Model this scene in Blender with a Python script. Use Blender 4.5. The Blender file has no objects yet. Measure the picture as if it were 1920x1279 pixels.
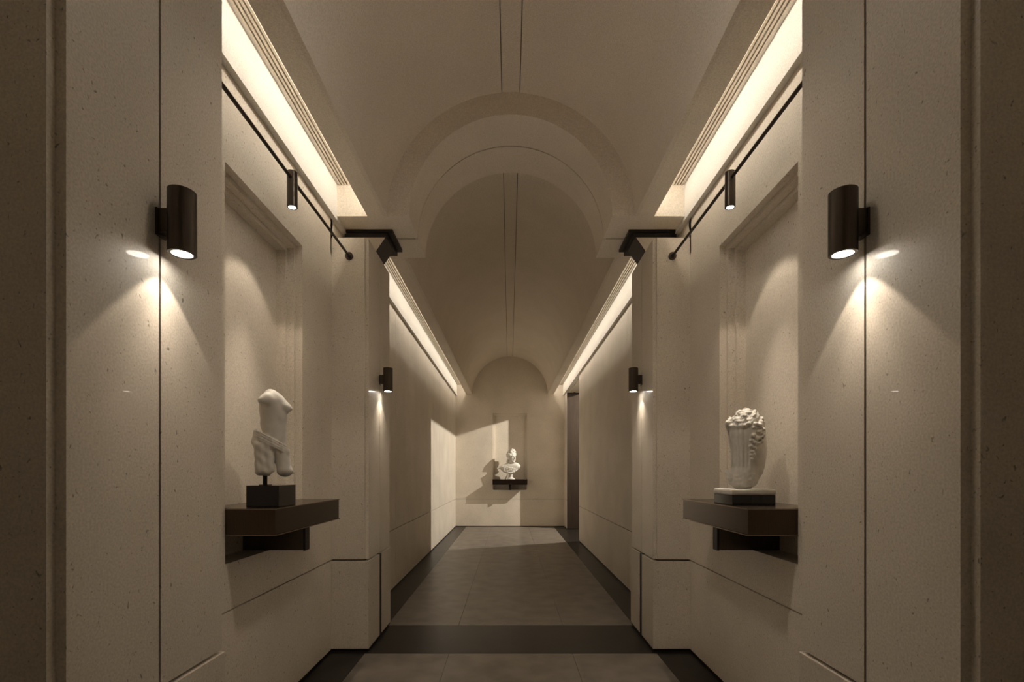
import bpy, bmesh, math, random
import numpy as np
from mathutils import Vector, Matrix

# ------------------------------------------------------------------ camera, world, exposure
scene = bpy.context.scene
C = scene.collection
cam_d = bpy.data.cameras.new('camera'); cam = bpy.data.objects.new('camera', cam_d); C.objects.link(cam)
EYE = 1.35
cam.location = (-0.009, 0.0, EYE); cam.rotation_euler = (math.pi / 2, 0, 0)
cam_d.sensor_width = 36; cam_d.lens = 17.0
cam_d.shift_x = 4.5 / 1920; cam_d.shift_y = 246.5 / 1920
cam_d.clip_start = 0.02
scene.camera = cam
w = bpy.data.worlds.new('world'); scene.world = w; w.use_nodes = True
w.node_tree.nodes['Background'].inputs[0].default_value = (0.0, 0.0, 0.0, 1)
scene.view_settings.view_transform = 'Standard'; scene.view_settings.look = 'None'
scene.view_settings.gamma = 1; scene.view_settings.use_curve_mapping = False
scene.view_settings.exposure = 1.0
scene.cycles.max_bounces = 6; scene.cycles.diffuse_bounces = 6; scene.cycles.glossy_bounces = 2
scene.cycles.caustics_reflective = False; scene.cycles.caustics_refractive = False
scene.cycles.use_adaptive_sampling = False; scene.cycles.sample_clamp_indirect = 6.0
scene.cycles.use_denoising = True
WARM = (1.0, 0.85, 0.67); COVE_COL = (1.0, 0.90, 0.76); SIDE_COL = (1.0, 0.91, 0.77)
COVE_E, COVE_FAR_E, COVE_FILL_E, SIDE_SPOT_W, ARCH_FILL_W = 10.2, 7.6, 4.0, 500.0, 25.0
UPLIGHT_FILL_W = 20.0
WALL_LAMP_W, WALL_BEAM_W = 1.9, 2.0       # wide cone and bright inner beam of each wall lamp
NICHE_SPOT_W, NICHE_BEAM_W = 4.6, 29.0    # the same for the rod spotlights

# ------------------------------------------------------------------ materials
def new_mat(name):
    m = bpy.data.materials.new(name); m.use_nodes = True
    return m, m.node_tree.nodes, m.node_tree.links, m.node_tree.nodes['Principled BSDF']

def ramp(n, stops):
    r = n.new('ShaderNodeValToRGB'); el = r.color_ramp.elements
    while len(el) < len(stops): el.new(0.5)
    for e, (p, c) in zip(el, stops):
        e.position = p; e.color = tuple(c) + (1,) if len(c) == 3 else c
    return r

def stone(name, base, fleck=True, rough=0.42, coat=0.0, cloud=0.06, scale=1.0, bump=0.0):
    m, n, l, b = new_mat(name)
    tc = n.new('ShaderNodeTexCoord')
    big = n.new('ShaderNodeTexNoise'); big.inputs['Scale'].default_value = 2.2 * scale; big.inputs['Detail'].default_value = 2
    l.new(tc.outputs['Object'], big.inputs['Vector'])
    lo = [c * (1 - cloud * 1.3) for c in base]; hi = [min(1, c * (1 + cloud)) for c in base]
    r1 = ramp(n, [(0.3, lo), (0.7, hi)]); l.new(big.outputs['Fac'], r1.inputs['Fac'])
    fine = n.new('ShaderNodeTexNoise'); fine.inputs['Scale'].default_value = 150 * scale; fine.inputs['Detail'].default_value = 1
    l.new(tc.outputs['Object'], fine.inputs['Vector'])
    r2 = ramp(n, [(0.3, (0.82,) * 3), (0.7, (1.12,) * 3)]); l.new(fine.outputs['Fac'], r2.inputs['Fac'])
    mx = n.new('ShaderNodeMixRGB'); mx.blend_type = 'MULTIPLY'; mx.inputs[0].default_value = 0.7
    l.new(r1.outputs[0], mx.inputs[1]); l.new(r2.outputs[0], mx.inputs[2]); out = mx
    if fleck:
        wob = n.new('ShaderNodeTexNoise'); wob.inputs['Scale'].default_value = 40; wob.inputs['Detail'].default_value = 1
        l.new(tc.outputs['Object'], wob.inputs['Vector'])
        for sc, thr, dark, seed in ((42, 0.12, 0.42, 0.0), (95, 0.15, 0.55, 3.7)):
            mp = n.new('ShaderNodeMapping'); mp.inputs['Location'].default_value = (seed, seed * 1.3, seed * .7)
            mp.inputs['Scale'].default_value = (1.0, 1.0, 0.7)
            add = n.new('ShaderNodeMixRGB'); add.blend_type = 'ADD'; add.inputs[0].default_value = 0.03
            l.new(tc.outputs['Object'], mp.inputs['Vector'])
            l.new(mp.outputs[0], add.inputs[1]); l.new(wob.outputs['Color'], add.inputs[2])
            v = n.new('ShaderNodeTexVoronoi'); v.inputs['Scale'].default_value = sc; l.new(add.outputs[0], v.inputs['Vector'])
            # only some cells carry a fossil fleck
            sel = n.new('ShaderNodeMath'); sel.operation = 'GREATER_THAN'; sel.inputs[1].default_value = 0.72
            sp = n.new('ShaderNodeSeparateColor'); l.new(v.outputs['Color'], sp.inputs[0]); l.new(sp.outputs[0], sel.inputs[0])
            rr = ramp(n, [(thr * 0.6, (1, 1, 1)), (thr * 1.5, (0, 0, 0))]); l.new(v.outputs['Distance'], rr.inputs['Fac'])
            mul = n.new('ShaderNodeMath'); mul.operation = 'MULTIPLY'; l.new(rr.outputs[0], mul.inputs[0]); l.new(sel.outputs[0], mul.inputs[1])
            m2 = n.new('ShaderNodeMixRGB'); m2.blend_type = 'MULTIPLY'; l.new(mul.outputs[0], m2.inputs[0])
            l.new(out.outputs[0], m2.inputs[1]); m2.inputs[2].default_value = (dark, dark * .96, dark * .9, 1)
            out = m2
    l.new(out.outputs[0], b.inputs['Base Color'])
    b.inputs['Roughness'].default_value = rough
    b.inputs['Coat Weight'].default_value = coat; b.inputs['Coat Roughness'].default_value = 0.004
    if bump:
        bp = n.new('ShaderNodeBump'); bp.inputs['Strength'].default_value = bump * 4; bp.inputs['Distance'].default_value = 0.002
        l.new(fine.outputs['Fac'], bp.inputs['Height']); l.new(bp.outputs[0], b.inputs['Normal'])
    return m

def metal(name, base, rough=0.35, metallic=0.85, brushed=True):
    m, n, l, b = new_mat(name)
    tc = n.new('ShaderNodeTexCoord'); mp = n.new('ShaderNodeMapping'); mp.inputs['Scale'].default_value = (90, 90, 4)
    ns = n.new('ShaderNodeTexNoise'); ns.inputs['Scale'].default_value = 3; ns.inputs['Detail'].default_value = 4
    l.new(tc.outputs['Object'], mp.inputs['Vector']); l.new(mp.outputs[0], ns.inputs['Vector'])
    r = ramp(n, [(0.3, [c * .9 for c in base]), (0.7, [c * 1.1 for c in base])]); l.new(ns.outputs['Fac'], r.inputs['Fac'])
    l.new(r.outputs[0], b.inputs['Base Color'])
    b.inputs['Metallic'].default_value = metallic; b.inputs['Roughness'].default_value = rough
    return m

def emit(name, col, strength):
    m, n, l, b = new_mat(name)
    b.inputs['Base Color'].default_value = (0.8, 0.8, 0.8, 1)
    b.inputs['Emission Color'].default_value = tuple(col) + (1,); b.inputs['Emission Strength'].default_value = strength
    return m

def wood(name):
    m, n, l, b = new_mat(name)
    tc = n.new('ShaderNodeTexCoord'); mp = n.new('ShaderNodeMapping'); mp.inputs['Scale'].default_value = (22, 22, 1.2)
    ns = n.new('ShaderNodeTexNoise'); ns.inputs['Scale'].default_value = 2.5; ns.inputs['Detail'].default_value = 6; ns.inputs['Distortion'].default_value = 0.6
    l.new(tc.outputs['Object'], mp.inputs['Vector']); l.new(mp.outputs[0], ns.inputs['Vector'])
    r = ramp(n, [(0.3, (0.020, 0.012, 0.007)), (0.7, (0.045, 0.027, 0.016))]); l.new(ns.outputs['Fac'], r.inputs['Fac'])
    l.new(r.outputs[0], b.inputs['Base Color']); b.inputs['Roughness'].default_value = 0.45
    return m

STONE_BASE = (0.75, 0.685, 0.595)
M = {}
M['pilaster'] = stone('honed_limestone', STONE_BASE, True, 0.55, coat=0.3)
M['wall'] = stone('wall_limestone', STONE_BASE, True, 0.55, scale=0.9)
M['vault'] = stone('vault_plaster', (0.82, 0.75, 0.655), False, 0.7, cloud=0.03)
M['arch'] = stone('arch_limestone_lit', (0.87, 0.80, 0.705), False, 0.6, cloud=0.04)  # soffit light put into the colour: arch and lip paler than the vault
M['cove'] = stone('cove_plaster', (0.78, 0.765, 0.735), False, 0.7, cloud=0.03)
M['joint'] = stone('joint_mortar', (0.26, 0.225, 0.18), False, 0.8)
M['bronze'] = metal('dark_bronze', (0.095, 0.078, 0.063), 0.34)
M['shelf'] = metal('brushed_bronze', (0.078, 0.058, 0.044), 0.24, 0.9)
M['shelf_edge'] = metal('polished_bronze_edge', (0.26, 0.20, 0.15), 0.25, 1.0)
M['black_metal'] = metal('black_metal', (0.022, 0.019, 0.017), 0.4, 0.6)
M['capital'] = metal('blackened_bronze', (0.040, 0.034, 0.030), 0.42, 0.7)
M['shadow_gap'] = metal('blackened_skirting', (0.018, 0.014, 0.011), 0.5, 0.3)
M['inlay'] = metal('bronze_inlay', (0.10, 0.072, 0.050), 0.4, 0.8)
M['tile'] = stone('grey_floor_tile', (0.170, 0.148, 0.127), False, 0.36, cloud=0.22, scale=2.4, bump=0.004)
M['border'] = stone('dark_floor_stone', (0.013, 0.0105, 0.0085), False, 0.34, cloud=0.25, scale=3, bump=0.003)
M['border'].node_tree.nodes['Principled BSDF'].inputs['Specular IOR Level'].default_value = 0.32
M['grout'] = stone('floor_grout', (0.12, 0.10, 0.082), False, 0.8)
M['marble'] = stone('white_marble', (0.74, 0.715, 0.67), False, 0.6, cloud=0.07, scale=8, bump=0.05)
M['plinth_black'] = metal('black_stone', (0.008, 0.007, 0.006), 0.10, 0.0)
M['wood'] = wood('walnut_veneer')
M['lens'] = emit('lamp_lens_glow', (1.0, 0.93, 0.82), 16.0)
M['lens'].cycles.emission_sampling = 'NONE'
M['led'] = emit('led_strip_glow', COVE_COL, COVE_E)
M['led_far'] = emit('led_strip_far', COVE_COL, COVE_FAR_E)
M['led_fill'] = emit('led_strip_fill', COVE_COL, COVE_FILL_E)  # strips behind the viewpoint, added as dim fill light
M['blade'] = stone('diffuser_blade', (0.70, 0.64, 0.55), False, 0.5, cloud=0.02)

# ------------------------------------------------------------------ helpers
def link(o, parent=None):
    C.objects.link(o)
    if parent is not None: o.parent = parent
    return o

def tag(o, label=None, cat=None, group=None, kind=None):
    if label: o['label'] = label
    if cat: o['category'] = cat
    if group: o['group'] = group
    if kind: o['kind'] = kind
    return o

def thing(name, loc, label, cat, group=None, kind=None):
    o = bpy.data.objects.new(name, None); o.location = loc; o.empty_display_size = 0.1; link(o)
    return tag(o, label, cat, group, kind)

def mesh_obj(name, bm, mat, parent=None, smooth=False):
    bmesh.ops.recalc_face_normals(bm, faces=bm.faces[:])
    if parent is not None:
        off = world_loc(parent); bmesh.ops.translate(bm, verts=bm.verts[:], vec=-off)
    me = bpy.data.meshes.new(name); bm.to_mesh(me); bm.free()
    if smooth:
        for p in me.polygons: p.use_smooth = True
    me.materials.append(M[mat])
    return link(bpy.data.objects.new(name, me), parent)

def world_loc(o):
    v = Vector((0, 0, 0))
    while o is not None:
        v = v + Vector(o.location); o = o.parent
    return v

def bx(bm, x0, x1, y0, y1, z0, z1):
    x0, x1 = min(x0, x1), max(x0, x1); y0, y1 = min(y0, y1), max(y0, y1)
    vs = [bm.verts.new((x, y, z)) for z in (z0, z1) for y in (y0, y1) for x in (x0, x1)]
    for f in ((0, 1, 3, 2), (4, 6, 7, 5), (0, 4, 5, 1), (2, 3, 7, 6), (0, 2, 6, 4), (1, 5, 7, 3)):
        bm.faces.new([vs[i] for i in f])

def box(name, x0, x1, y0, y1, z0, z1, mat, parent=None, bevel=0.0):
    bm = bmesh.new(); bx(bm, x0, x1, y0, y1, z0, z1)
    if bevel: bmesh.ops.bevel(bm, geom=bm.edges[:], offset=bevel, segments=2, affect='EDGES', profile=0.6)
    return mesh_obj(name, bm, mat, parent)

def prism(bm, pts, axis, a0, a1):
    """polygon pts extruded along axis ('x','y','z'); pts are the two other coordinates in order"""
    def mk(p, a):
        return {'x': (a, p[0], p[1]), 'y': (p[0], a, p[1]), 'z': (p[0], p[1], a)}[axis]
    A = [bm.verts.new(mk(p, a0)) for p in pts]; B = [bm.verts.new(mk(p, a1)) for p in pts]
    bm.faces.new(A); bm.faces.new(list(reversed(B)))
    for i in range(len(pts)):
        j = (i + 1) % len(pts); bm.faces.new((A[i], A[j], B[j], B[i]))

def lathe(bm, prof, cx, cy, n=40):
    """prof: list of (r,z) revolved about the vertical through cx,cy"""
    rings = []
    for r, z in prof:
        if r < 1e-6: rings.append([bm.verts.new((cx, cy, z))])
        else: rings.append([bm.verts.new((cx + r * math.cos(2 * math.pi * k / n), cy + r * math.sin(2 * math.pi * k / n), z)) for k in range(n)])
    for a, b in zip(rings, rings[1:]):
        for k in range(n):
            j = (k + 1) % n
            if len(a) == 1 and len(b) == 1: continue
            if len(a) == 1: bm.faces.new((a[0], b[k], b[j]))
            elif len(b) == 1: bm.faces.new((a[k], b[0], a[j]))
            else: bm.faces.new((a[k], b[k], b[j], a[j]))

def autosmooth(o, ang=35):
    me = o.data
    for p in me.polygons: p.use_smooth = True
    bm = bmesh.new(); bm.from_mesh(me)
    for e in bm.edges:
        if len(e.link_faces) == 2 and e.calc_face_angle(0) > math.radians(ang): e.smooth = False
    bm.to_mesh(me); bm.free()
    return o

def spot(name, loc, target, watts, half_deg, blend, radius, parent=None, col=WARM):
    d = bpy.data.lights.new(name, 'SPOT'); d.energy = watts; d.color = col
    d.spot_size = math.radians(2 * half_deg); d.spot_blend = blend; d.shadow_soft_size = radius
    o = bpy.data.objects.new(name, d)
    v = Vector(target) - Vector(loc)
    o.rotation_euler = v.to_track_quat('-Z', 'Y').to_euler()
    o.location = Vector(loc) - (world_loc(parent) if parent else Vector((0, 0, 0)))
    return link(o, parent)

# ------------------------------------------------------------------ dimensions (metres; x right, y depth, z up)
XW, XU, XP = 1.354, 1.319, 1.08         # wall face, upper wall band, pilaster face
XB = 1.504                              # back of the niches
YBACK, YEND = -2.2, 12.05
PIL = (1.144, 3.652); PL = 0.656; YG = 0.337
ZJ, ZLEDGE, ZS, ZC = 0.687, 3.265, 3.295, 3.54
RV, RA = 0.94, 0.772                    # vault and transverse arch radii
BEAMS = ((1.165, 1.875), (3.67, 4.383))
NY0, NY1, NZ0, NZ1 = 2.285, 3.14, 0.915, 2.82
DOOR0, DOOR1 = 9.48, 11.5
XLIP = 1.088
ZSH0, ZSH1 = 1.050, 1.179                 # niche shelf underside and top

# ------------------------------------------------------------------ floor
floor = box('floor', -XW - .3, XW + .3, YBACK - .3, YEND + .3, -0.12, -0.010, 'grout')
tag(floor, 'dark and grey stone tiled hall floor with a dark border', 'floor', kind='structure')
def tile(x0, x1, y0, y1, mat):
    g = 0.0012
    return box('tile', x0 + g, x1 - g, y0 + g, y1 - g, -0.012, 0.0, mat, floor)
def split(a, b, step):
    n = max(1, round((b - a) / step)); return [a + (b - a) * i / n for i in range(n + 1)]
XBD = 1.09
for (a, b) in ((YBACK, 1.10), (1.77, 3.605), (4.268, YEND)):
    ys = split(a, b, 0.92)
    for y0, y1 in zip(ys, ys[1:]):
        for x0, x1 in ((-XBD, -.46), (-.46, .46), (.46, XBD)): tile(x0, x1, y0, y1, 'tile')
    ys = split(a, b, 1.25)
    for y0, y1 in zip(ys, ys[1:]):
        tile(-XW - .05, -XBD, y0, y1, 'border'); tile(XBD, XW + .05, y0, y1, 'border')
for (a, b) in ((1.10, 1.77), (3.605, 4.268)):
    for x0, x1 in ((-XW - .05, -XBD), (-XBD, 0), (0, XBD), (XBD, XW + .05)): tile(x0, x1, a, b, 'border')

# ------------------------------------------------------------------ side walls
def niche_frame(parent, P):
    """stepped reveal of a niche; P maps (depth into wall, along, z) boxes"""
    for k, (d0, d1, ins) in enumerate(((0.045, 0.088, 0.024), (0.088, 0.149, 0.048))):
        P('jamb', d0, d1, NY0, NY0 + ins, NZ0, NZ1, parent)
        P('jamb', d0, d1, NY1 - ins, NY1, NZ0, NZ1, parent)
        P('head', d0, d1, NY0 + ins, NY1 - ins, NZ1 - ins, NZ1, parent)

def wall_side(side):
    s = -1 if side == 'left' else 1
    bm = bmesh.new()
    if s < 0: bx(bm, s * XB, s * 1.62, YBACK - .2, YEND + .2, -.1, 4.4)
    else:
        bx(bm, XB, 1.62, YBACK - .2, DOOR0 - .002, -.1, 4.4)
        bx(bm, XB, 1.62, DOOR0 - .002, DOOR1 + .02, 3.26, 4.4)
        bx(bm, XB, 1.62, DOOR1 + .02, YEND + .2, -.1, 4.4)
    wall = mesh_obj('wall_' + side, bm, 'joint')
    tag(wall, 'beige limestone clad wall along the %s side of the hall' % side, 'wall', kind='structure')
    def pan(y0, y1, z0, z1, x=XW, mat='wall', name='panel', g=0.0012):
        return box(name, s * x, s * (XB - .001), y0 + g, y1 - g, z0 + g, z1 - g, mat, wall)
    def filler(y0, y1, z0, z1, x=XW + .012):
        return box('joint_backing', s * x, s * (XB - .002), y0, y1, z0, z1, 'joint', wall)
    # back bay
    J = .003
    pan(YBACK, 1.15, .016, ZJ - J); pan(YBACK, 1.15, ZJ + J, ZLEDGE)
    # niche bay
    a, b = PIL[0] + PL - .02, PIL[1] + .02
    pan(a, b, .016, ZJ - J)
    bm = bmesh.new(); g = J
    for (y0, y1, z0, z1) in ((a, NY0, ZJ + g, ZLEDGE), (NY1, b, ZJ + g, ZLEDGE), (NY0, NY1, ZJ + g, NZ0), (NY0, NY1, NZ1, ZLEDGE)):
        bx(bm, s * XW, s * (XB - .001), y0, y1, z0, z1)
    mesh_obj('panel', bm, 'wall', wall)
    box('niche_back', s * (XB - .004), s * (XB + .02), NY0 - .02, NY1 + .02, NZ0 - .02, NZ1 + .02, 'wall', wall)
    niche_frame(wall, lambda n, d0, d1, y0, y1, z0, z1, p: box(n, s * (XW + d0), s * (XW + d1), y0, y1, z0, z1, 'wall', p))
    filler(a, b, .1, ZJ + .05)
    # corridor
    a = PIL[1] + PL - .02
    segs = [(a, YEND)] if s < 0 else [(a, DOOR0), (DOOR1, YEND)]
    for (c0, c1) in segs:
        ys = split(c0, c1, 0.69)
        for y0, y1 in zip(ys, ys[1:]):
            pan(y0, y1, .016, ZJ - J); pan(y0, y1, ZJ + J, ZLEDGE)
        filler(c0 + .01, c1 - .01, .1, ZLEDGE - .02)
    # panels above the pilasters
    for y0 in PIL: pan(y0 - .02, y0 + PL + .02, 3.0, ZLEDGE, g=0)
    # upper band, projecting a little over the panels
    bm = bmesh.new()
    for (c0, c1) in ((YBACK, BEAMS[0][0]), (BEAMS[0][1], BEAMS[1][0]), (BEAMS[1][1], YEND)):
        bx(bm, s * XU, s * (XB - .001), c0, c1, ZLEDGE, ZC + .05)
    for (c0, c1) in BEAMS: bx(bm, s * XU, s * (XB - .001), c0, c1, ZLEDGE, ZS)
    tr = mesh_obj('trim_1' if s < 0 else 'trim_2', bm, 'cove')
    tag(tr, 'pale plaster band above the %s wall panels, lit by the cove' % side, 'trim', kind='structure')
    # skirting: a dark recessed strip along the floor
    bm = bmesh.new()
    rng = [(YBACK, PIL[0]), (PIL[0] + PL, PIL[1])] + [(PIL[1] + PL, YEND)] if s < 0 else [(YBACK, PIL[0]), (PIL[0] + PL, PIL[1]), (PIL[1] + PL, DOOR0), (DOOR1, YEND)]
    for (c0, c1) in rng: bx(bm, s * (XW + .004), s * (XW + .1), c0, c1, 0.0005, .016)
    sk = mesh_obj('baseboard_' + side, bm, 'shadow_gap')
    tag(sk, 'thin dark recessed skirting strip under the %s wall' % side, 'baseboard', kind='structure')
    return wall
wl = wall_side('left'); wr = wall_side('right')

# end wall with its own niche (same module turned to face the camera)
bm = bmesh.new(); bx(bm, -1.7, 1.7, YEND + .15, YEND + .3, -.1, 4.45)
wall_end = mesh_obj('wall_end', bm, 'joint')
tag(wall_end, 'limestone end wall with a framed niche closing the corridor', 'wall', kind='structure')
YM = (NY0 + NY1) / 2
nx0, nx1 = NY0 - YM, NY1 - YM
box('panel', -XW - .1, XW + .1, YEND, YEND + .149, .016, ZJ - .004, 'wall', wall_end)
box('joint_backing', -XW, XW, YEND + .012, YEND + .15, .3, ZJ + .1, 'joint', wall_end)
bm = bmesh.new()
for (x0, x1, z0, z1) in ((-XW - .1, nx0, ZJ + .004, 4.4), (nx1, XW + .1, ZJ + .004, 4.4), (nx0, nx1, ZJ + .004, NZ0), (nx0, nx1, NZ1, 4.4)):
    bx(bm, x0, x1, YEND, YEND + .149, z0, z1)
mesh_obj('panel', bm, 'wall', wall_end)
box('niche_back', nx0 - .02, nx1 + .02, YEND + .146, YEND + .17, NZ0 - .02, NZ1 + .02, 'wall', wall_end)
niche_frame(wall_end, lambda n, d0, d1, y0, y1, z0, z1, p: box(n, y0 - YM, y1 - YM, YEND + d0, YEND + d1, z0, z1, 'wall', p))
tag(box('baseboard_end', -XW, XW, YEND + .004, YEND + .1, .0005, .016, 'shadow_gap'), 'thin dark recessed skirting strip under the end wall', 'baseboard', kind='structure')
tag(box('wall_back', -1.7, 1.7, YBACK - .2, YBACK, -.1, 4.45, 'wall'), 'limestone wall behind the viewpoint', 'wall', kind='structure')

# ------------------------------------------------------------------ ceiling: vaults, coves, transverse arches
ceiling = box('ceiling', -1.75, 1.75, YBACK - .2, YEND + .3, 4.40, 4.50, 'vault')
tag(ceiling, 'beige plaster barrel vaulted ceiling with a ridge band', 'ceiling', kind='structure')
def vault(y0, y1):
    t = 0.028; half = 0.0715
    a_r = math.acos(half / RV)
    for s in (-1, 1):
        bm = bmesh.new(); N = 40
        pts = [(s * RV * math.cos(a_r * k / N), ZS + RV * math.sin(a_r * k / N)) for k in range(N + 1)]
        out = [(s * (RV + t) * math.cos(a_r * k / N), ZS + (RV + t) * math.sin(a_r * k / N)) for k in range(N + 1)]
        prism_strip(bm, pts, out, y0, y1)
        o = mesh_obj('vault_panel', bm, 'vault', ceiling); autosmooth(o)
    zc = ZS + math.sqrt(RV * RV - half * half)
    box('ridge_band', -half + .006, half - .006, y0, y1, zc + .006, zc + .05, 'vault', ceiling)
    box('joint_backing', -half - .012, half + .012, y0, y1, zc + .0285, zc + .052, 'joint', ceiling)
def prism_strip(bm, inner, outer, y0, y1):
    n = len(inner)
    A = [[bm.verts.new((p[0], y, p[1])) for p in L] for y in (y0, y1) for L in (inner, outer)]
    i0, o0, i1, o1 = A
    for k in range(n - 1):
        bm.faces.new((i0[k], i0[k + 1], i1[k + 1], i1[k])); bm.faces.new((o0[k], o1[k], o1[k + 1], o0[k + 1]))
        bm.faces.new((i0[k], o0[k], o0[k + 1], i0[k + 1])); bm.faces.new((i1[k], i1[k + 1], o1[k + 1], o1[k]))
    for k in (0, n - 1):
        bm.faces.new((i0[k], i1[k], o1[k], o0[k]))
def cove(y0, y1):
    for s in (-1, 1):
        bm = bmesh.new()
        bx(bm, s * (RV + .028), s * XLIP, y0, y1, ZS, ZS + .022)
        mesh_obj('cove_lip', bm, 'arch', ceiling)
        box('cove_back', s * .970, s * .985, y0, y1, ZS + .022, ZC, 'cove', ceiling)
        box('cove_top', s * .970, s * (XB - .01), y0, y1, ZC + .012, ZC + .05, 'cove', ceiling)
        bm = bmesh.new()
        bx(bm, s * .985, s * 1.222, y0, y1, ZC, ZC + .012); bx(bm, s * 1.302, s * XU, y0, y1, ZC, ZC + .012)
        mesh_obj('cove_lining', bm, 'cove', ceiling)
BAYS = ((YBACK, BEAMS[0][0]), (BEAMS[0][1], BEAMS[1][0]), (BEAMS[1][1], YEND))
for (a, b) in BAYS: vault(a, b); cove(a, b)
def arch(y0, y1):
    mid = (y0 + y1) / 2
    N = 64
    arc = [(RA * math.cos(math.pi * k / N), ZS + RA * math.sin(math.pi * k / N)) for k in range(N + 1)]
    arc2 = [((RA + .022) * math.cos(math.pi * k / N), ZS + .001 + (RA + .022) * math.sin(math.pi * k / N)) for k in range(N + 1)]
    for (a, b) in ((y0, mid - .006), (mid + .006, y1)):
        bm = bmesh.new()
        # arch ring up to a large outer outline, as a strip of quads
        outer = []
        for (x, z) in arc:
            t = math.atan2(z - ZS, x); c, sn = math.cos(t), math.sin(t)
            k = min(1.45 / abs(c) if abs(c) > 1e-6 else 1e9, 1.08 / sn if sn > 1e-6 else 1e9)
            outer.append((k * c, ZS + k * sn))
        prism_strip(bm, arc, outer, a, b)
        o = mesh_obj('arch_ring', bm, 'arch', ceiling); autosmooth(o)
    bm = bmesh.new(); prism_strip(bm, arc2, [(x * 1.2, ZS + (z - ZS) * 1.2) for x, z in arc2], mid - .0065, mid + .0065)
    o = mesh_obj('joint_backing', bm, 'joint', ceiling)
for (a, b) in BEAMS: arch(a, b)

# two unseen fill lights added in the soffit of the nearest arch, tilted towards the niche bay
def fill_downlight(s):
    a = math.radians(90 - s * 24); y = 1.76
    cx, cz = RA * math.cos(a), ZS + RA * math.sin(a)
    t = thing('fill_downlight', (cx, y, cz), 'small added fill downlight in the %s half of the nearest arch' % ('left' if s < 0 else 'right'), 'downlight', 'added fill downlights')
    bm = bmesh.new(); lathe(bm, [(.092, .0), (.096, -.014), (.110, -.014), (.110, -.002), (.092, 0)], 0, 0, 28)
    bmesh.ops.rotate(bm, verts=bm.verts[:], cent=(0, 0, 0), matrix=Matrix.Rotation(math.radians(s * 24), 3, 'Y'))
    bmesh.ops.translate(bm, verts=bm.verts[:], vec=(cx, y, cz)); autosmooth(mesh_obj('trim_ring', bm, 'bronze', t))
    bm = bmesh.new(); lathe(bm, [(0, -.008), (.093, -.008), (.093, -.003), (0, -.003)], 0, 0, 28)
    bmesh.ops.rotate(bm, verts=bm.verts[:], cent=(0, 0, 0), matrix=Matrix.Rotation(math.radians(s * 24), 3, 'Y'))
    bmesh.ops.translate(bm, verts=bm.verts[:], vec=(cx, y, cz)); mesh_obj('lens', bm, 'lens', t)
    spot('lamp_light', (cx * .96, y, cz - .03), (-s * 1.30, 3.05, .35), ARCH_FILL_W, 36, 1.0, .09, t)
for s in (-1, 1): fill_downlight(s)

# an unseen fill uplight added in the floor of the niche bay, washing the vault
t = thing('fill_uplight', (0, 2.95, 0), 'round added fill uplight in the floor between the wall niches', 'uplight')
bm = bmesh.new(); lathe(bm, [(.062, .0002), (.062, .003), (.064, .004), (.078, .004), (.082, .0002), (.062, .0002)], 0, 2.95, 36); autosmooth(mesh_obj('trim_ring', bm, 'bronze', t))
bm = bmesh.new(); lathe(bm, [(0, .0004), (.0615, .0004), (.0615, .0024), (0, .0024)], 0, 2.95, 32); mesh_obj('lens', bm, 'lens', t)
spot('lamp_light', (0, 2.95, .010), (0, 3.35, 4.0), UPLIGHT_FILL_W, 36, 1.0, .05, t)

# slot diffusers and cove light strips
def slot_diffuser(s, y0, y1, where):
    side = 'left' if s < 0 else 'right'
    t = thing('slot_diffuser', (s * 1.262, (y0 + y1) / 2, ZC), 'white linear slot air diffuser in the %s ceiling cove %s' % (side, where), 'air vent', 'slot diffusers in the coves')
    box('backing', s * 1.223, s * 1.301, y0, y1, ZC + .006, ZC + .0115, 'shadow_gap', t)
    for k in range(4):
        x = 1.229 + k * .0222
        box('blade', s * (x - .0065), s * (x + .0065), y0, y1, ZC - .010, ZC + .006, 'blade', t)
def led_strip(s, y0, y1, where):
    side = 'left' if s < 0 else 'right'
    t = thing('light_strip', (s * .992, (y0 + y1) / 2, ZC - .03), 'warm linear light strip hidden in the %s cove %s' % (side, where), 'light strip', 'cove light strips')
    box('profile', s * .9855, s * .9905, y0 + .01, y1 - .01, ZS + .026, ZC - .008, 'blade', t)
    box('diffuser', s * .991, s * .997, y0 + .012, y1 - .012, ZC - .040, ZC - .012, 'led_fill' if y1 < 1.5 else 'led_far' if y1 > 5 else 'led', t)
for s in (-1, 1):
    for (a, b), where in ((BAYS[0], 'of the unseen bay behind the viewpoint'), (BAYS[1], 'above the wall niche'), (BAYS[2], 'along the far corridor')):
        slot_diffuser(s, a + .0, b - .0, where); led_strip(s, a, b, where)

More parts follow.
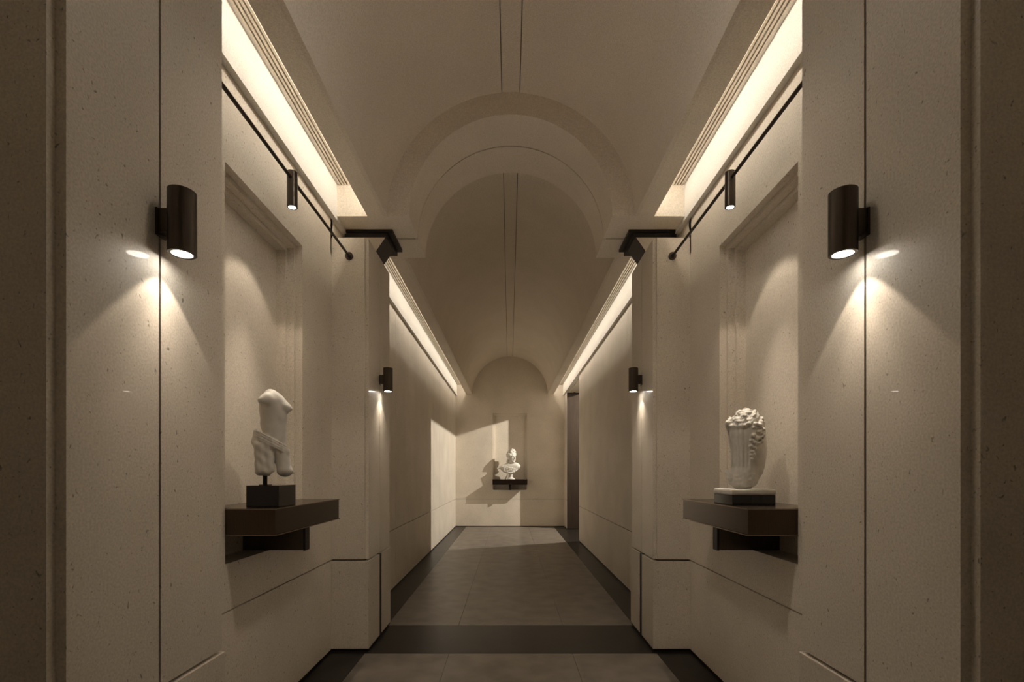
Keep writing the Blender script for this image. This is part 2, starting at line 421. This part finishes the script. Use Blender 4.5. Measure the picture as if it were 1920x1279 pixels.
# ------------------------------------------------------------------ pilasters
def pilaster(s, y0, where):
    side = 'left' if s < 0 else 'right'; y1 = y0 + PL; yg = y0 + YG
    p = thing('pilaster', (s * 1.2, (y0 + y1) / 2, 0), '%s beige limestone pilaster %s, split by a bronze inlay' % (side, where), 'pilaster', 'limestone pilasters')
    zt = EYE + 1.773
    xo = XW
    bm = bmesh.new(); n = .024
    prism(bm, [(s * xo, y0), (s * 1.105, y0), (s * 1.105, y0 + n), (s * XP, y0 + n), (s * XP, yg - .0045), (s * xo, yg - .0045)], 'z', ZJ + .006, zt)
    mesh_obj('shaft', bm, 'pilaster', p)
    bm = bmesh.new(); prism(bm, [(s * XP, yg + .0045), (s * xo, yg + .0045), (s * xo, y1), (s * XP, y1)], 'z', ZJ + .006, zt)
    mesh_obj('shaft', bm, 'pilaster', p)
    box('inlay', s * (XP + .006), s * xo, yg - .0045, yg + .0045, ZJ + .006, zt, 'inlay', p)
    e = .008
    box('plinth_block', s * (XP - e), s * xo, y0 - e, yg - .034, .020, ZJ - .006, 'pilaster', p, bevel=.0015)
    box('plinth_block', s * (XP - e), s * xo, yg + .034, y1 + e, .020, ZJ - .006, 'pilaster', p, bevel=.0015)
    box('plinth_recess', s * (XP - .0045), s * xo, yg - .034, yg + .034, .020, ZJ - .006, 'shadow_gap', p)
    box('shadow_gap', s * (XP + .03), s * xo, y0 + .03, y1 - .03, ZJ - .006, ZJ + .006, 'shadow_gap', p)
    box('skirting', s * (XP - .002), s * xo, y0 - .002, y1 + .002, .0005, .020, 'shadow_gap', p)
    # bronze capital: flared neck under a stepped plate
    ya, yb = y0 + .215, y0 + .57
    cap = box('capital', s * .985, s * 1.33, ya + .012, yb - .012, EYE + 1.885, EYE + 1.922, 'capital', p)
    box('capital_plate', s * .945, s * 1.335, ya, yb, EYE + 1.922, ZS - .001, 'capital', cap)
    bm = bmesh.new()
    prism(bm, [(s * 1.005, EYE + 1.885), (s * 1.083, zt), (s * 1.33, zt), (s * 1.33, EYE + 1.885)], 'y', ya + .012, ya + .25)
    mesh_obj('capital_neck', bm, 'pilaster', cap)
    bm = bmesh.new()
    prism(bm, [(s * .998, EYE + 1.885), (s * 1.076, zt), (s * 1.0825, zt), (s * 1.0045, EYE + 1.885)], 'y', ya + .010, ya + .252)
    mesh_obj('capital_slope', bm, 'capital', cap)
    return p
for s in (-1, 1):
    pilaster(s, PIL[0], 'nearest the viewer'); pilaster(s, PIL[1], 'at the corridor mouth')

# ------------------------------------------------------------------ wall lamps on the pilasters
def wall_lamp(s, yg, where):
    side = 'left' if s < 0 else 'right'
    x = s * 1.012; z0, z1 = EYE + .668, EYE + .860; r = .039
    t = thing('wall_lamp', (s * XP, yg, z0), 'dark bronze cylinder wall lamp on the %s pilaster %s' % (side, where), 'wall lamp', 'cylinder wall lamps')
    bm = bmesh.new()
    lathe(bm, [(0, z0 + .005), (r - .011, z0 + .005), (r - .010, z0), (r - .001, z0), (r, z0 + .001), (r, z1 - .001), (r - .001, z1), (r - .004, z1), (r - .004, z1 - .003), (0, z1 - .003)], x, yg, 48)
    autosmooth(mesh_obj('body', bm, 'bronze', t))
    bm = bmesh.new(); lathe(bm, [(0, z0 + .001), (r - .0112, z0 + .001), (r - .0112, z0 + .0048), (0, z0 + .0048)], x, yg, 40)
    mesh_obj('lens', bm, 'lens', t)
    br = box('bracket', s * (1.012 + r - .004), s * (XP - .001), yg - .016, yg + .016, z0 + .062, z0 + .134, 'bronze', t, bevel=.001)
    box('back_plate', s * (XP - .006), s * (XP - .0005), yg - .021, yg + .021, z0 + .052, z0 + .134, 'bronze', br)
    spot('lamp_light', (x, yg, z0 - .003), (x, yg, 0), WALL_LAMP_W, 43, .13, .012, t)
    spot('beam_light', (x, yg, z0 - .003), (x, yg, 0), WALL_BEAM_W, 32, 1.0, .012, t)
for s in (-1, 1):
    wall_lamp(s, PIL[0] + YG, 'nearest the viewer'); wall_lamp(s, PIL[1] + YG, 'at the corridor mouth')

# ------------------------------------------------------------------ spotlights on rods across the niche bay
def rail_lamp(s):
    side = 'left' if s < 0 else 'right'
    a, b = PIL[0] + PL, PIL[1]
    x, z, yc = s * 1.219, EYE + 1.632, 2.693
    t = thing('rod_spotlight', (x, a, z), 'slim bronze rod with a cylinder spotlight above the %s niche' % side, 'spotlight', 'rod spotlights')
    def ycyl(bm, r, y0, y1, n=24):
        A = [[bm.verts.new((x + r * math.cos(2 * math.pi * k / n), y, z + r * math.sin(2 * math.pi * k / n))) for k in range(n)] for y in (y0, y1)]
        for k in range(n): bm.faces.new((A[0][k], A[0][(k + 1) % n], A[1][(k + 1) % n], A[1][k]))
        bm.faces.new(A[0]); bm.faces.new(list(reversed(A[1])))
    bm = bmesh.new(); ycyl(bm, .0095, a + .0005, b - .0005); autosmooth(mesh_obj('rod', bm, 'bronze', t))
    for (y0, y1) in ((a + .0005, a + .012), (b - .012, b - .0005)):
        bm = bmesh.new(); ycyl(bm, .029, y0, y1, 32); autosmooth(mesh_obj('rosette', bm, 'bronze', t))
        bm = bmesh.new(); ycyl(bm, .016, (y0 if y0 > 3 else y1) - .010, (y0 if y0 > 3 else y1) + .010, 24); autosmooth(mesh_obj('collar', bm, 'bronze', t))
    r = .028; zt, zb = EYE + 1.672, EYE + 1.475
    bm = bmesh.new()
    lathe(bm, [(0, zb + .005), (r - .0085, zb + .005), (r - .0075, zb), (r - .001, zb), (r, zb + .001), (r, zt - .001), (r - .001, zt), (0, zt)], x, yc, 40)
    h = autosmooth(mesh_obj('lamp_head', bm, 'bronze', t))
    bm = bmesh.new(); lathe(bm, [(0, zb + .001), (r - .0087, zb + .001), (r - .0087, zb + .0048), (0, zb + .0048)], x, yc, 32)
    mesh_obj('lens', bm, 'lens', h)
    spot('lamp_light', (x, yc, zb - .003), (x + s * .06, yc, 0), NICHE_SPOT_W, 44, .28, .012, t)
    spot('beam_light', (x, yc, zb - .003), (x + s * .01, yc - .04, ZSH1), NICHE_BEAM_W, 25, 1.0, .012, t)
for s in (-1, 1): rail_lamp(s)

# ------------------------------------------------------------------ niche shelves (built in local axes: u along wall, v out of the wall)
def shelf(place, label):
    """place(u0,u1,v0,v1) -> x0,x1,y0,y1 ; v measured from the wall plane towards the room, negative inside the niche"""
    h = (NY1 - NY0) / 2 - .001
    x0, x1, y0, y1 = place(-.01, .01, 0, .01)
    t = thing('niche_shelf', ((x0 + x1) / 2, (y0 + y1) / 2, NZ0), label, 'shelf', 'bronze niche shelves')
    def b(name, u0, u1, v0, v1, z0, z1, mat, par=t, bev=0):
        x0, x1, y0, y1 = place(u0, u1, v0, v1); return box(name, x0, x1, y0, y1, z0, z1, mat, par, bev)
    # front part in front of the wall, full width; rear part narrowed to the stepped reveal
    body = b('body', -h, h, .0006, .236, ZSH0 + .005, ZSH1 - .005, 'shelf', t)
    b('rear_body', -h + .049, h - .049, -.1445, .0006, ZSH0 + .005, ZSH1 - .005, 'shelf', body)
    for z0, z1 in ((ZSH1 - .005, ZSH1), (ZSH0, ZSH0 + .005)):
        pl = b('edge_plate', -h - .004, h + .004, .0008, .242, z0, z1, 'shelf_edge', t)
        b('edge_plate_rear', -h + .049, h - .049, -.1445, .0008, z0, z1, 'shelf_edge', pl)
    b('bracket_plate', -.012, .012, -.1445, .195, NZ0 + .001, ZSH0, 'bronze')
    b('bracket_flange', -.028, .028, .199, .211, NZ0 + .001, ZSH0, 'black_metal')
    b('bracket_web', -.008, .008, .195, .199, NZ0 + .004, ZSH0, 'black_metal')
shelf(lambda u0, u1, v0, v1: (-XW + v0, -XW + v1, YM + u0, YM + u1), 'dark bronze box shelf in the left wall niche, under the torso sculpture')
shelf(lambda u0, u1, v0, v1: (XW - v1, XW - v0, YM + u0, YM + u1), 'dark bronze box shelf in the right wall niche, under the rough stone fragment')
shelf(lambda u0, u1, v0, v1: (u0, u1, YEND - v1, YEND - v0), 'dark bronze box shelf on the far end wall, under the bust')

# ------------------------------------------------------------------ sculptures from signed distance fields
def surface_nets(f, lo, hi, h):
    ax = [np.arange(lo[i], hi[i] + h, h) for i in range(3)]
    X, Y, Z = np.meshgrid(*ax, indexing='ij'); D = f(X, Y, Z)
    S = D < 0
    nx, ny, nz = D.shape
    cnt = np.zeros((nx - 1, ny - 1, nz - 1)); acc = np.zeros((nx - 1, ny - 1, nz - 1, 3))
    corner = [(i, j, k) for i in (0, 1) for j in (0, 1) for k in (0, 1)]
    def sub(A, c): return A[c[0]:nx - 1 + c[0], c[1]:ny - 1 + c[1], c[2]:nz - 1 + c[2]]
    for a in corner:
        for ax_i in range(3):
            if a[ax_i]: continue
            b = list(a); b[ax_i] = 1
            da, db = sub(D, a), sub(D, b); cr = (da < 0) != (db < 0)
            t = np.where(cr, da / np.where(cr, da - db, 1), 0)
            cnt += cr
            for q in range(3):
                acc[..., q] += np.where(cr, (a[q] + (t if q == ax_i else 0)), 0)
    act = cnt > 0
    idx = -np.ones(act.shape, int); idx[act] = np.arange(act.sum())
    base = np.stack(np.nonzero(act), -1).astype(float)
    V = (base + acc[act] / cnt[act][:, None]) * h + np.array(lo)
    F = []
    for axis in range(3):
        o1, o2 = [q for q in range(3) if q != axis]
        sl0 = [slice(None)] * 3; sl1 = [slice(None)] * 3; sl0[axis] = slice(0, -1); sl1[axis] = slice(1, None)
        a, b = S[tuple(sl0)], S[tuple(sl1)]
        e = np.stack(np.nonzero(a != b), -1)
        ok = (e[:, o1] > 0) & (e[:, o2] > 0) & (e[:, o1] < D.shape[o1] - 1) & (e[:, o2] < D.shape[o2] - 1)
        e = e[ok]; flip = a[tuple(e.T)]
        if axis == 1: flip = ~flip
        q = []
        for d1, d2 in ((-1, -1), (0, -1), (0, 0), (-1, 0)):
            c = e.copy(); c[:, o1] += d1; c[:, o2] += d2; q.append(idx[tuple(c.T)])
        q = np.stack(q, -1); q[~flip] = q[~flip][:, ::-1]; F.append(q)
    return V, np.concatenate(F)
def ell(X, Y, Z, c, r):
    x, y, z = (X - c[0]) / r[0], (Y - c[1]) / r[1], (Z - c[2]) / r[2]
    k = np.sqrt(x * x + y * y + z * z); return (k - 1) * min(r)
def cap(X, Y, Z, a, b, ra, rb=None):
    rb = ra if rb is None else rb
    a, b = np.array(a, float), np.array(b, float); d = b - a; L = d @ d
    t = np.clip(((X - a[0]) * d[0] + (Y - a[1]) * d[1] + (Z - a[2]) * d[2]) / L, 0, 1)
    return np.sqrt((X - a[0] - t * d[0]) ** 2 + (Y - a[1] - t * d[1]) ** 2 + (Z - a[2] - t * d[2]) ** 2) - (ra + (rb - ra) * t)
def su(a, b, k):
    h = np.clip(.5 + .5 * (b - a) / k, 0, 1); return b + (a - b) * h - k * h * (1 - h)
def ss(a, b, k):  # a minus b
    return -su(-a, b, k)
def wob(X, Y, Z, seed, scale, octv=3):
    rng = np.random.RandomState(seed); out = 0; amp = 1
    for o in range(octv):
        for _ in range(4):
            v = rng.normal(size=3); v = v / np.linalg.norm(v) * scale * (1.9 ** o)
            out = out + amp * np.sin(X * v[0] + Y * v[1] + Z * v[2] + rng.uniform(0, 6.3)) / 4
        amp *= .55
    return out
def sdf_obj(name, f, lo, hi, h, scale, origin, mat, parent, yaw=0.0, xs=1.0):
    V, F = surface_nets(f, lo, hi, h)
    V = V * np.array((xs, 1, 1)); c_, s_ = math.cos(yaw), math.sin(yaw)
    V = np.stack((V[:, 0] * c_ - V[:, 1] * s_, V[:, 0] * s_ + V[:, 1] * c_, V[:, 2]), -1)
    V = V * scale + np.array(origin) - np.array(world_loc(parent))
    me = bpy.data.meshes.new(name); me.from_pydata(V.tolist(), [], F.tolist()); me.update()
    bm = bmesh.new(); bm.from_mesh(me); bmesh.ops.recalc_face_normals(bm, faces=bm.faces[:])
    bmesh.ops.smooth_vert(bm, verts=bm.verts[:], factor=.4, use_axis_x=True, use_axis_y=True, use_axis_z=True)
    bm.to_mesh(me); bm.free()
    for p in me.polygons: p.use_smooth = True
    me.materials.append(M[mat])
    return link(bpy.data.objects.new(name, me), parent)

# --- torso (units: 1/369 m; x image right, y depth, z up from the bottom of the legs)
def torso_f(X, Y, Z):
    # figure turned to the right: chest to +x, shoulder line mostly in depth
    d = ell(X, Y, Z, (-1, 0, 126), (23, 20, 25))
    d = su(d, ell(X, Y, Z, (-2, 0, 139), (20, 17, 20)), 6)
    d = su(d, ell(X, Y, Z, (-1, 0, 100), (22, 17, 30)), 8)
    d = su(d, ell(X, Y, Z, (4, -1, 84), (17, 16, 22)), 6)
    d = su(d, ell(X, Y, Z, (3, 0, 70), (18, 17, 18)), 6)
    d = su(d, cap(X, Y, Z, (-11, -15, 141), (6, 17, 142), 10.5, 10.5), 9)          # shoulder line
    d = su(d, cap(X, Y, Z, (-5, 0, 138), (-6, 0, 156), 13, 6.0), 9)                # neck stump
    d = su(d, cap(X, Y, Z, (-2, -3, 150), (20, -4, 131), 8, 8), 8)                 # slope of the upper chest
    d = su(d, cap(X, Y, Z, (-12, -15, 143), (-18, -19, 138.5), 9.5, 8.2), 5)         # arm stump
    d = ss(d, ell(X, Y, Z, (-20, -24, 127.5), (11, 12, 3.5)), 2)
    d = su(d, ell(X, Y, Z, (21.5, -6, 128.5), (9, 9, 8.5)), 5)                     # breasts
    d = su(d, ell(X, Y, Z, (20, 12, 127.5), (9, 9, 8.5)), 5)
    d = su(d, ell(X, Y, Z, (28.5, -7, 127.5), (3.8, 3.4, 3.2)), 3.5)
    d = su(d, ell(X, Y, Z, (14, -3, 110), (8, 11, 12)), 6)
    d = su(d, cap(X, Y, Z, (12, 0, 48), (18.5, -5, 13), 14.5, 12.5), 6)            # bare thigh
    d = su(d, ell(X, Y, Z, (20, -5, 9), (13.5, 12.5, 9.5)), 5)
    # drapery over hip and the other leg, with folds
    def rbox(c, h, r):
        qx, qy, qz = np.abs(X - c[0]) - h[0] + r, np.abs(Y - c[1]) - h[1] + r, np.abs(Z - c[2]) - h[2] + r
        return np.sqrt(np.maximum(qx, 0) ** 2 + np.maximum(qy, 0) ** 2 + np.maximum(qz, 0) ** 2) + np.minimum(np.maximum(qx, np.maximum(qy, qz)), 0) - r
    q = ell(X, Y, Z, (-8, 1, 62), (26.5, 20, 20))
    q = su(q, rbox((-15 - (Z - 30) * .03, -3, 33), (16.5, 15.5, 32), 9), 5)
    fade = np.clip((80 - Z) / 15, 0, 1)
    fold = np.sin(X * .55 + Z * .10 - Y * .25 + 1.5 * np.sin(Z * .06)) * .7 + np.sin(X * .28 + Z * .33) * .8
    q = q + fold * fade * .55
    d = su(d, q, 2.5)
    for k, (za, zb, r) in enumerate(((84, 57, 1.7), (79.5, 52.5, 1.9), (74.5, 48, 2.0), (70, 44, 1.6))):  # rolled edge of the cloth
        pts = [(-30, -4, za), (-22, -17, za - 4), (-3, -19.3, (za + zb) / 2 - 1), (14, -16.5, zb + 3), (24.5, -6, zb - 3)]
        for a, b in zip(pts, pts[1:]): d = su(d, cap(X, Y, Z, a, b, r), 1.3)
    d = su(d, cap(X, Y, Z, (-30, -3, 85), (-32, -2, 64), 2.6, 4.6), 5)
    d = su(d, ell(X, Y, Z, (22.5, -7, 46), (5, 6, 6)), 3)
    d = ss(d, cap(X, Y, Z, (4, -21, 40), (0, -19, -6), 1.6, 4.0), 4)                # gap between leg and cloth
    d = ss(d, ell(X, Y, Z, (0, -4, -1), (6, 24, 9)), 3)
    return d + wob(X, Y, Z, 3, .22, 2) * .35
t = thing('torso_sculpture', (-1.215, 2.462, ZSH1), 'white marble draped headless torso on a black block in the left niche', 'sculpture', 'white sculptures')
base_h = .107
box('base_block', -1.299, -1.140, 2.368, 2.556, ZSH1 + .0005, ZSH1 + base_h, 'plinth_black', t, bevel=.001)
S = 1 / 369.0; RZ = EYE - .019
TX = (513 - 955.5) / 906.7 * 2.462 - .009
box('foot_plate', TX - .062, TX - .018, 2.437, 2.481, ZSH1 + base_h, ZSH1 + base_h + .003, 'black_metal', t)
bm = bmesh.new(); lathe(bm, [(0, ZSH1 + base_h + .003), (.011, ZSH1 + base_h + .003), (.011, RZ + .03), (0, RZ + .03)], TX - .042, 2.459, 20)
autosmooth(mesh_obj('rod', bm, 'black_metal', t))
sdf_obj('torso', torso_f, (-44, -34, -8), (44, 34, 170), 1.25, S, (TX, 2.462, RZ), 'marble', t, math.radians(26), 1.0)

# --- rough capital fragment (units 1/347 m)
def frag_f(X, Y, Z):
    d = ell(X, Y, Z, (0, 0, 110), (33, 27, 40))
    d = su(d, cap(X, Y, Z, (-3, 0, 100), (-4, 0, 26), 26, 23), 8)
    d = su(d, ell(X, Y, Z, (11, 3, 72), (24.5, 24, 62)), 6)
    d = su(d, ell(X, Y, Z, (-7, 0, 15), (24, 21, 17)), 6)
    d = su(d, ell(X, Y, Z, (-33, -8, 32), (5, 5, 7)), 4)
    d = su(d, ell(X, Y, Z, (-29, -10, 22), (5, 6, 7)), 4)
    d = su(d, ell(X, Y, Z, (-31, 0, 122), (6, 14, 9)), 6)
    # fluted face below an overhanging rough crown
    a = np.arctan2(X + 3, -Y - 0.0)
    influte = np.clip((115 - Z) / 6, 0, 1) * np.clip((Z - 30) / 10, 0, 1) * np.clip((7 - X) / 5, 0, 1) * (Y < 4)
    d = d + influte * (3.2 + 1.2 * np.cos(a * 17) * np.clip((X + 20) / 8, 0, 1))
    top = np.clip((Z - 116) / 8, 0, 1)
    rough = wob(X, Y, Z, 11, .42, 4)
    d = d + rough * (1.9 * top + .5)
    d = d + np.abs(wob(X, Y, Z, 5, .55, 2)) * 1.2 * top
    low = np.clip((32 - Z) / 8, 0, 1); d = d + rough * .8 * low
    # carved curls down the right of the flutes
    rng = np.random.RandomState(4)
    for (x, z, r) in ((16, 118, 5), (23, 116, 5), (28, 108, 5), (22, 104, 4.5), (13, 112, 3.8), (12, 98, 5), (18, 92, 5), (25, 93, 5), (29, 98, 4), (9, 88, 4.5), (14, 84, 5), (21, 83, 4), (26, 86, 4), (8, 78, 4.2), (14, 75, 4), (10, 68, 4), (13, 63, 3.5), (8, 62, 3), (9, 55, 3), (-2, 116, 4), (4, 119, 4.5)):
        yy = -np.sqrt(max(0.05, 1 - ((x - 4) / 34) ** 2)) * 25
        d = su(d, ell(X, Y, Z, (x, yy, z), (r, r * 1.1, r * .85)), 1.2)
        d = ss(d, ell(X, Y, Z, (x + rng.uniform(-1, 1) * 4, yy - 4, z - r * 1.25), (r * .6, r, r * .45)), 1.0)
    return np.maximum(d, -Z)
FX, FY = (1399 - 955.5) / 906.7 * 2.61 - .009, 2.611
t = thing('stone_fragment', (1.25, 2.61, ZSH1), 'rough white marble fluted fragment on a black and white base in the right niche', 'sculpture', 'white sculptures')
box('base_block', 1.143, 1.366, 2.50, 2.722, ZSH1 + .0005, ZSH1 + .053, 'plinth_black', t, bevel=.001)
box('base_slab', 1.139, 1.370, 2.496, 2.726, ZSH1 + .053, ZSH1 + .084, 'marble', t, bevel=.010)
sdf_obj('fragment', frag_f, (-46, -40, -3), (46, 40, 160), 1.2, 1 / 347.0, (FX, FY, ZSH1 + .084), 'marble', t, math.radians(-25), .97)

# --- bust (units 1/76.9 m -> use 0.1 px cells scaled; here unit = 1 px at the end wall)
def bust_f(X, Y, Z):
    # X image right, Y depth, Z up; 0 at shelf top
    d = ell(X, Y, Z, (-2.2, 0, 20), (15.5, 7.0, 9.0))
    d = su(d, ell(X, Y, Z, (10, -.5, 24.5), (8.8, 6.5, 6.0)), 2.5)
    d = su(d, ell(X, Y, Z, (-12, 0, 22.5), (8, 5.5, 4.5)), 2.5)
    d = su(d, cap(X, Y, Z, (-14, 0, 23), (-25, -2.5, 20.6), 3.4, .9), 2.0)       # pointed cloak end
    d = su(d, ell(X, Y, Z, (1.5, 0, 25), (12, 6.6, 8.5)), 3)
    d = np.maximum(d, -(Z - 8.6 - .022 * (X - .5) ** 2))
    d = su(d, cap(X, Y, Z, (1, -.5, 26), (1.8, -1, 35), 5.2, 4.2), 2.2)          # neck
    # head turned to the right
    ya = math.radians(38); hx, hy, hz = 2.4, -1.2, 41.5
    x = (X - hx) * math.cos(ya) + (Y - hy) * math.sin(ya) * 1.0
    y = -(X - hx) * math.sin(ya) + (Y - hy) * math.cos(ya); z = Z - hz           # face looks to -y'
    x, y = (X - hx) * math.cos(ya) + (Y - hy) * math.sin(ya), -(X - hx) * math.sin(ya) + (Y - hy) * math.cos(ya)
    K = 1.2; x, y, z = x / K, y / K, z / K + .6
    hd = ell(x, y, z, (0, .6, 3.5), (6.2, 7.3, 7.4))
    hd = su(hd, ell(x, y, z, (0, -1.6, -2.5), (4.9, 5.2, 6.6)), 2)
    hd = su(hd, ell(x, y, z, (0, -5.2, -7), (2.2, 1.9, 1.8)), 1.2)               # chin
    hd = su(hd, cap(x, y, z, (0, -6.2, 2), (0, -8.0, -1.8), .75, 1.05), .7)       # nose
    hd = su(hd, cap(x, y, z, (-3.0, -5.7, 2.2), (3.0, -5.7, 2.2), .8), .9)        # brow
    for e in (-1, 1):
        hd = ss(hd, ell(x, y, z, (e * 2.3, -6.4, .8), (1.4, 1.2, .9)), .6)
        hd = su(hd, ell(x, y, z, (e * 2.3, -5.3, .7), (1.0, .9, .7)), .3)
        hd = su(hd, ell(x, y, z, (e * 5.3, .2, 0), (.9, 1.6, 2.3)), .5)
    hd = su(hd, ell(x, y, z, (0, -6.4, -4.0), (1.6, .8, .55)), .3)
    hd = ss(hd, ell(x, y, z, (0, -7.2, -4.1), (1.5, .5, .22)), .2)
    d = su(d, hd, 1.2)
    # curly hair, hair knot
    rng = np.random.RandomState(8)
    for k in range(58):
        th = rng.uniform(-2.2, 2.2) + math.pi / 2; el = rng.uniform(-.35, 1.35)
        px, py, pz = 6.4 * math.cos(th) * math.cos(el), .6 + 7.2 * math.sin(th) * math.cos(el), 3.6 + 7.4 * math.sin(el)
        if py < -3.8 and pz < 6.5: continue
        r = rng.uniform(1.2, 2.0); hh = ell(x, y, z, (px, py, pz), (r, r, r * 1.1))
        d = su(d, hh, .5)
    for (px, py, pz, r) in ((-1.6, -3.2, 11, 2.3), (1.7, -3.2, 11.2, 2.3), (0, -1.2, 12, 2.2), (-3.6, -3.4, 9, 1.9), (3.6, -3.4, 9, 1.9), (0, -4.6, 9.6, 1.8),
                            (-5.6, 1.5, -3, 2.1), (-6.0, 2.5, -6, 2.1), (-5.6, 3.2, -9, 1.9), (5.6, 1.5, -3, 2.0), (5.8, 2.6, -6, 1.9), (-2, 6.8, -5, 2.4), (2, 6.8, -5, 2.4)):
        d = su(d, ell(x, y, z, (px, py, pz), (r, r, r)), .6)
    # cloak folds sweeping round the chest
    for k, (zz, r) in enumerate(((20.5, 1.25), (17.6, 1.15), (14.8, 1.1), (23, 1.1))):
        pts = []
        for q in range(9):
            u = -1 + q / 4; xx = .5 + u * (13.5 - k * .6)
            yy = -6.6 * math.sqrt(max(0.03, 1 - (u * .93) ** 2)) - .3
            pts.append((xx, yy, zz + (u * u) * 6.0 - 2.2))
        for a, b in zip(pts, pts[1:]): d = su(d, cap(X, Y, Z, a, b, r), .7)
    for (xa, za, xb, zb) in ((-10, 24, -7, 12), (-6, 13, 1, 10), (10, 24, 7, 13), (13, 25, 10, 16), (-13, 23, -10, 14)):
        d = su(d, cap(X, Y, Z, (xa, -5.2, za), (xb, -5.6, zb), 1.0), .8)
    # foot of the bust
    d = su(d, cap(X, Y, Z, (1.2, 0, 11), (1.4, 0, 4), 3.2, 2.3), 1.2)
    d = su(d, cap(X, Y, Z, (-5.5, 2.0, 8.6), (-9.6, 2.0, 1.0), 1.0, 1.2), .8)      # slanted strut at the left
    r = np.sqrt((X - 1.4) ** 2 + Y ** 2)
    foot = np.maximum(np.maximum(r - (7.4 - np.clip(Z - .8, 0, 4) * 1.25), Z - 4.2), -Z)
    d = su(d, foot, .6)
    return np.maximum(d, -Z)
BY = YEND - .13
t = thing('marble_bust', (.01, BY, ZSH1), 'white marble bust with curly hair and draped cloak on the end wall shelf', 'bust', 'white sculptures')
sdf_obj('bust', bust_f, (-29, -13, -1), (22, 13, 60), .38, 1 / 76.2, ((957 - 955.5) / 906.7 * BY - .009, BY, ZSH1 + .0005), 'marble', t)

# ------------------------------------------------------------------ side passage at the right, behind the corridor opening
XR = 5.2
side_floor = box('floor_passage', XW + .05, XR, DOOR0 - .3, DOOR1 + .3, -.12, 0, 'border')
tag(side_floor, 'dark stone floor of the side passage', 'floor', kind='structure')
bm = bmesh.new(); bx(bm, XB - .1, 1.76, DOOR0 - .01, DOOR1 + .01, 3.245, 3.35); bx(bm, 1.74, 1.78, DOOR0 - .01, DOOR1 + .01, 3.25, 4.25)
bx(bm, 1.74, XR, DOOR0 - .3, DOOR1 + .3, 4.2, 4.3)
tag(mesh_obj('ceiling_passage', bm, 'vault'), 'plaster ceiling over the side passage', 'ceiling', kind='structure')
bm = bmesh.new(); bx(bm, 1.6, XR, DOOR0 - .2, DOOR0, 0, 4.25); bx(bm, XR, XR + .1, DOOR0 - .3, DOOR1 + .3, 0, 4.3)
bx(bm, XW + .149, XR, DOOR1 + .06, DOOR1 + .2, 0, 4.25)
tag(mesh_obj('wall_passage', bm, 'wall'), 'limestone walls of the side passage', 'wall', kind='structure')
door = box('door_1', XW + .003, 2.35, DOOR1, DOOR1 + .05, .012, 3.225, 'wood')
tag(door, 'tall walnut panel beside the end wall opening', 'door', kind='structure')
box('top_track', XW + .003, 2.35, DOOR1 - .012, DOOR1 + .03, 3.226, 3.243, 'black_metal', door)
box('roller', 1.50, 1.545, DOOR1 - .06, DOOR1 - .013, 3.222, 3.244, 'black_metal', door)
t = thing('ceiling_spotlight', (3.565, 10.43, 4.2), 'ceiling spotlight in the side passage shining across the corridor', 'spotlight')
bm = bmesh.new(); lathe(bm, [(0, 3.84), (.045, 3.84), (.05, 3.845), (.05, 4.0), (.02, 4.01), (.02, 4.2), (0, 4.2)], 3.565, 10.43, 24)
autosmooth(mesh_obj('body', bm, 'bronze', t))
spot('lamp_light', (3.565 - .06, 10.43, 3.80), (-.6, 10.55, .75), SIDE_SPOT_W, 38, .25, .02, t, SIDE_COL)
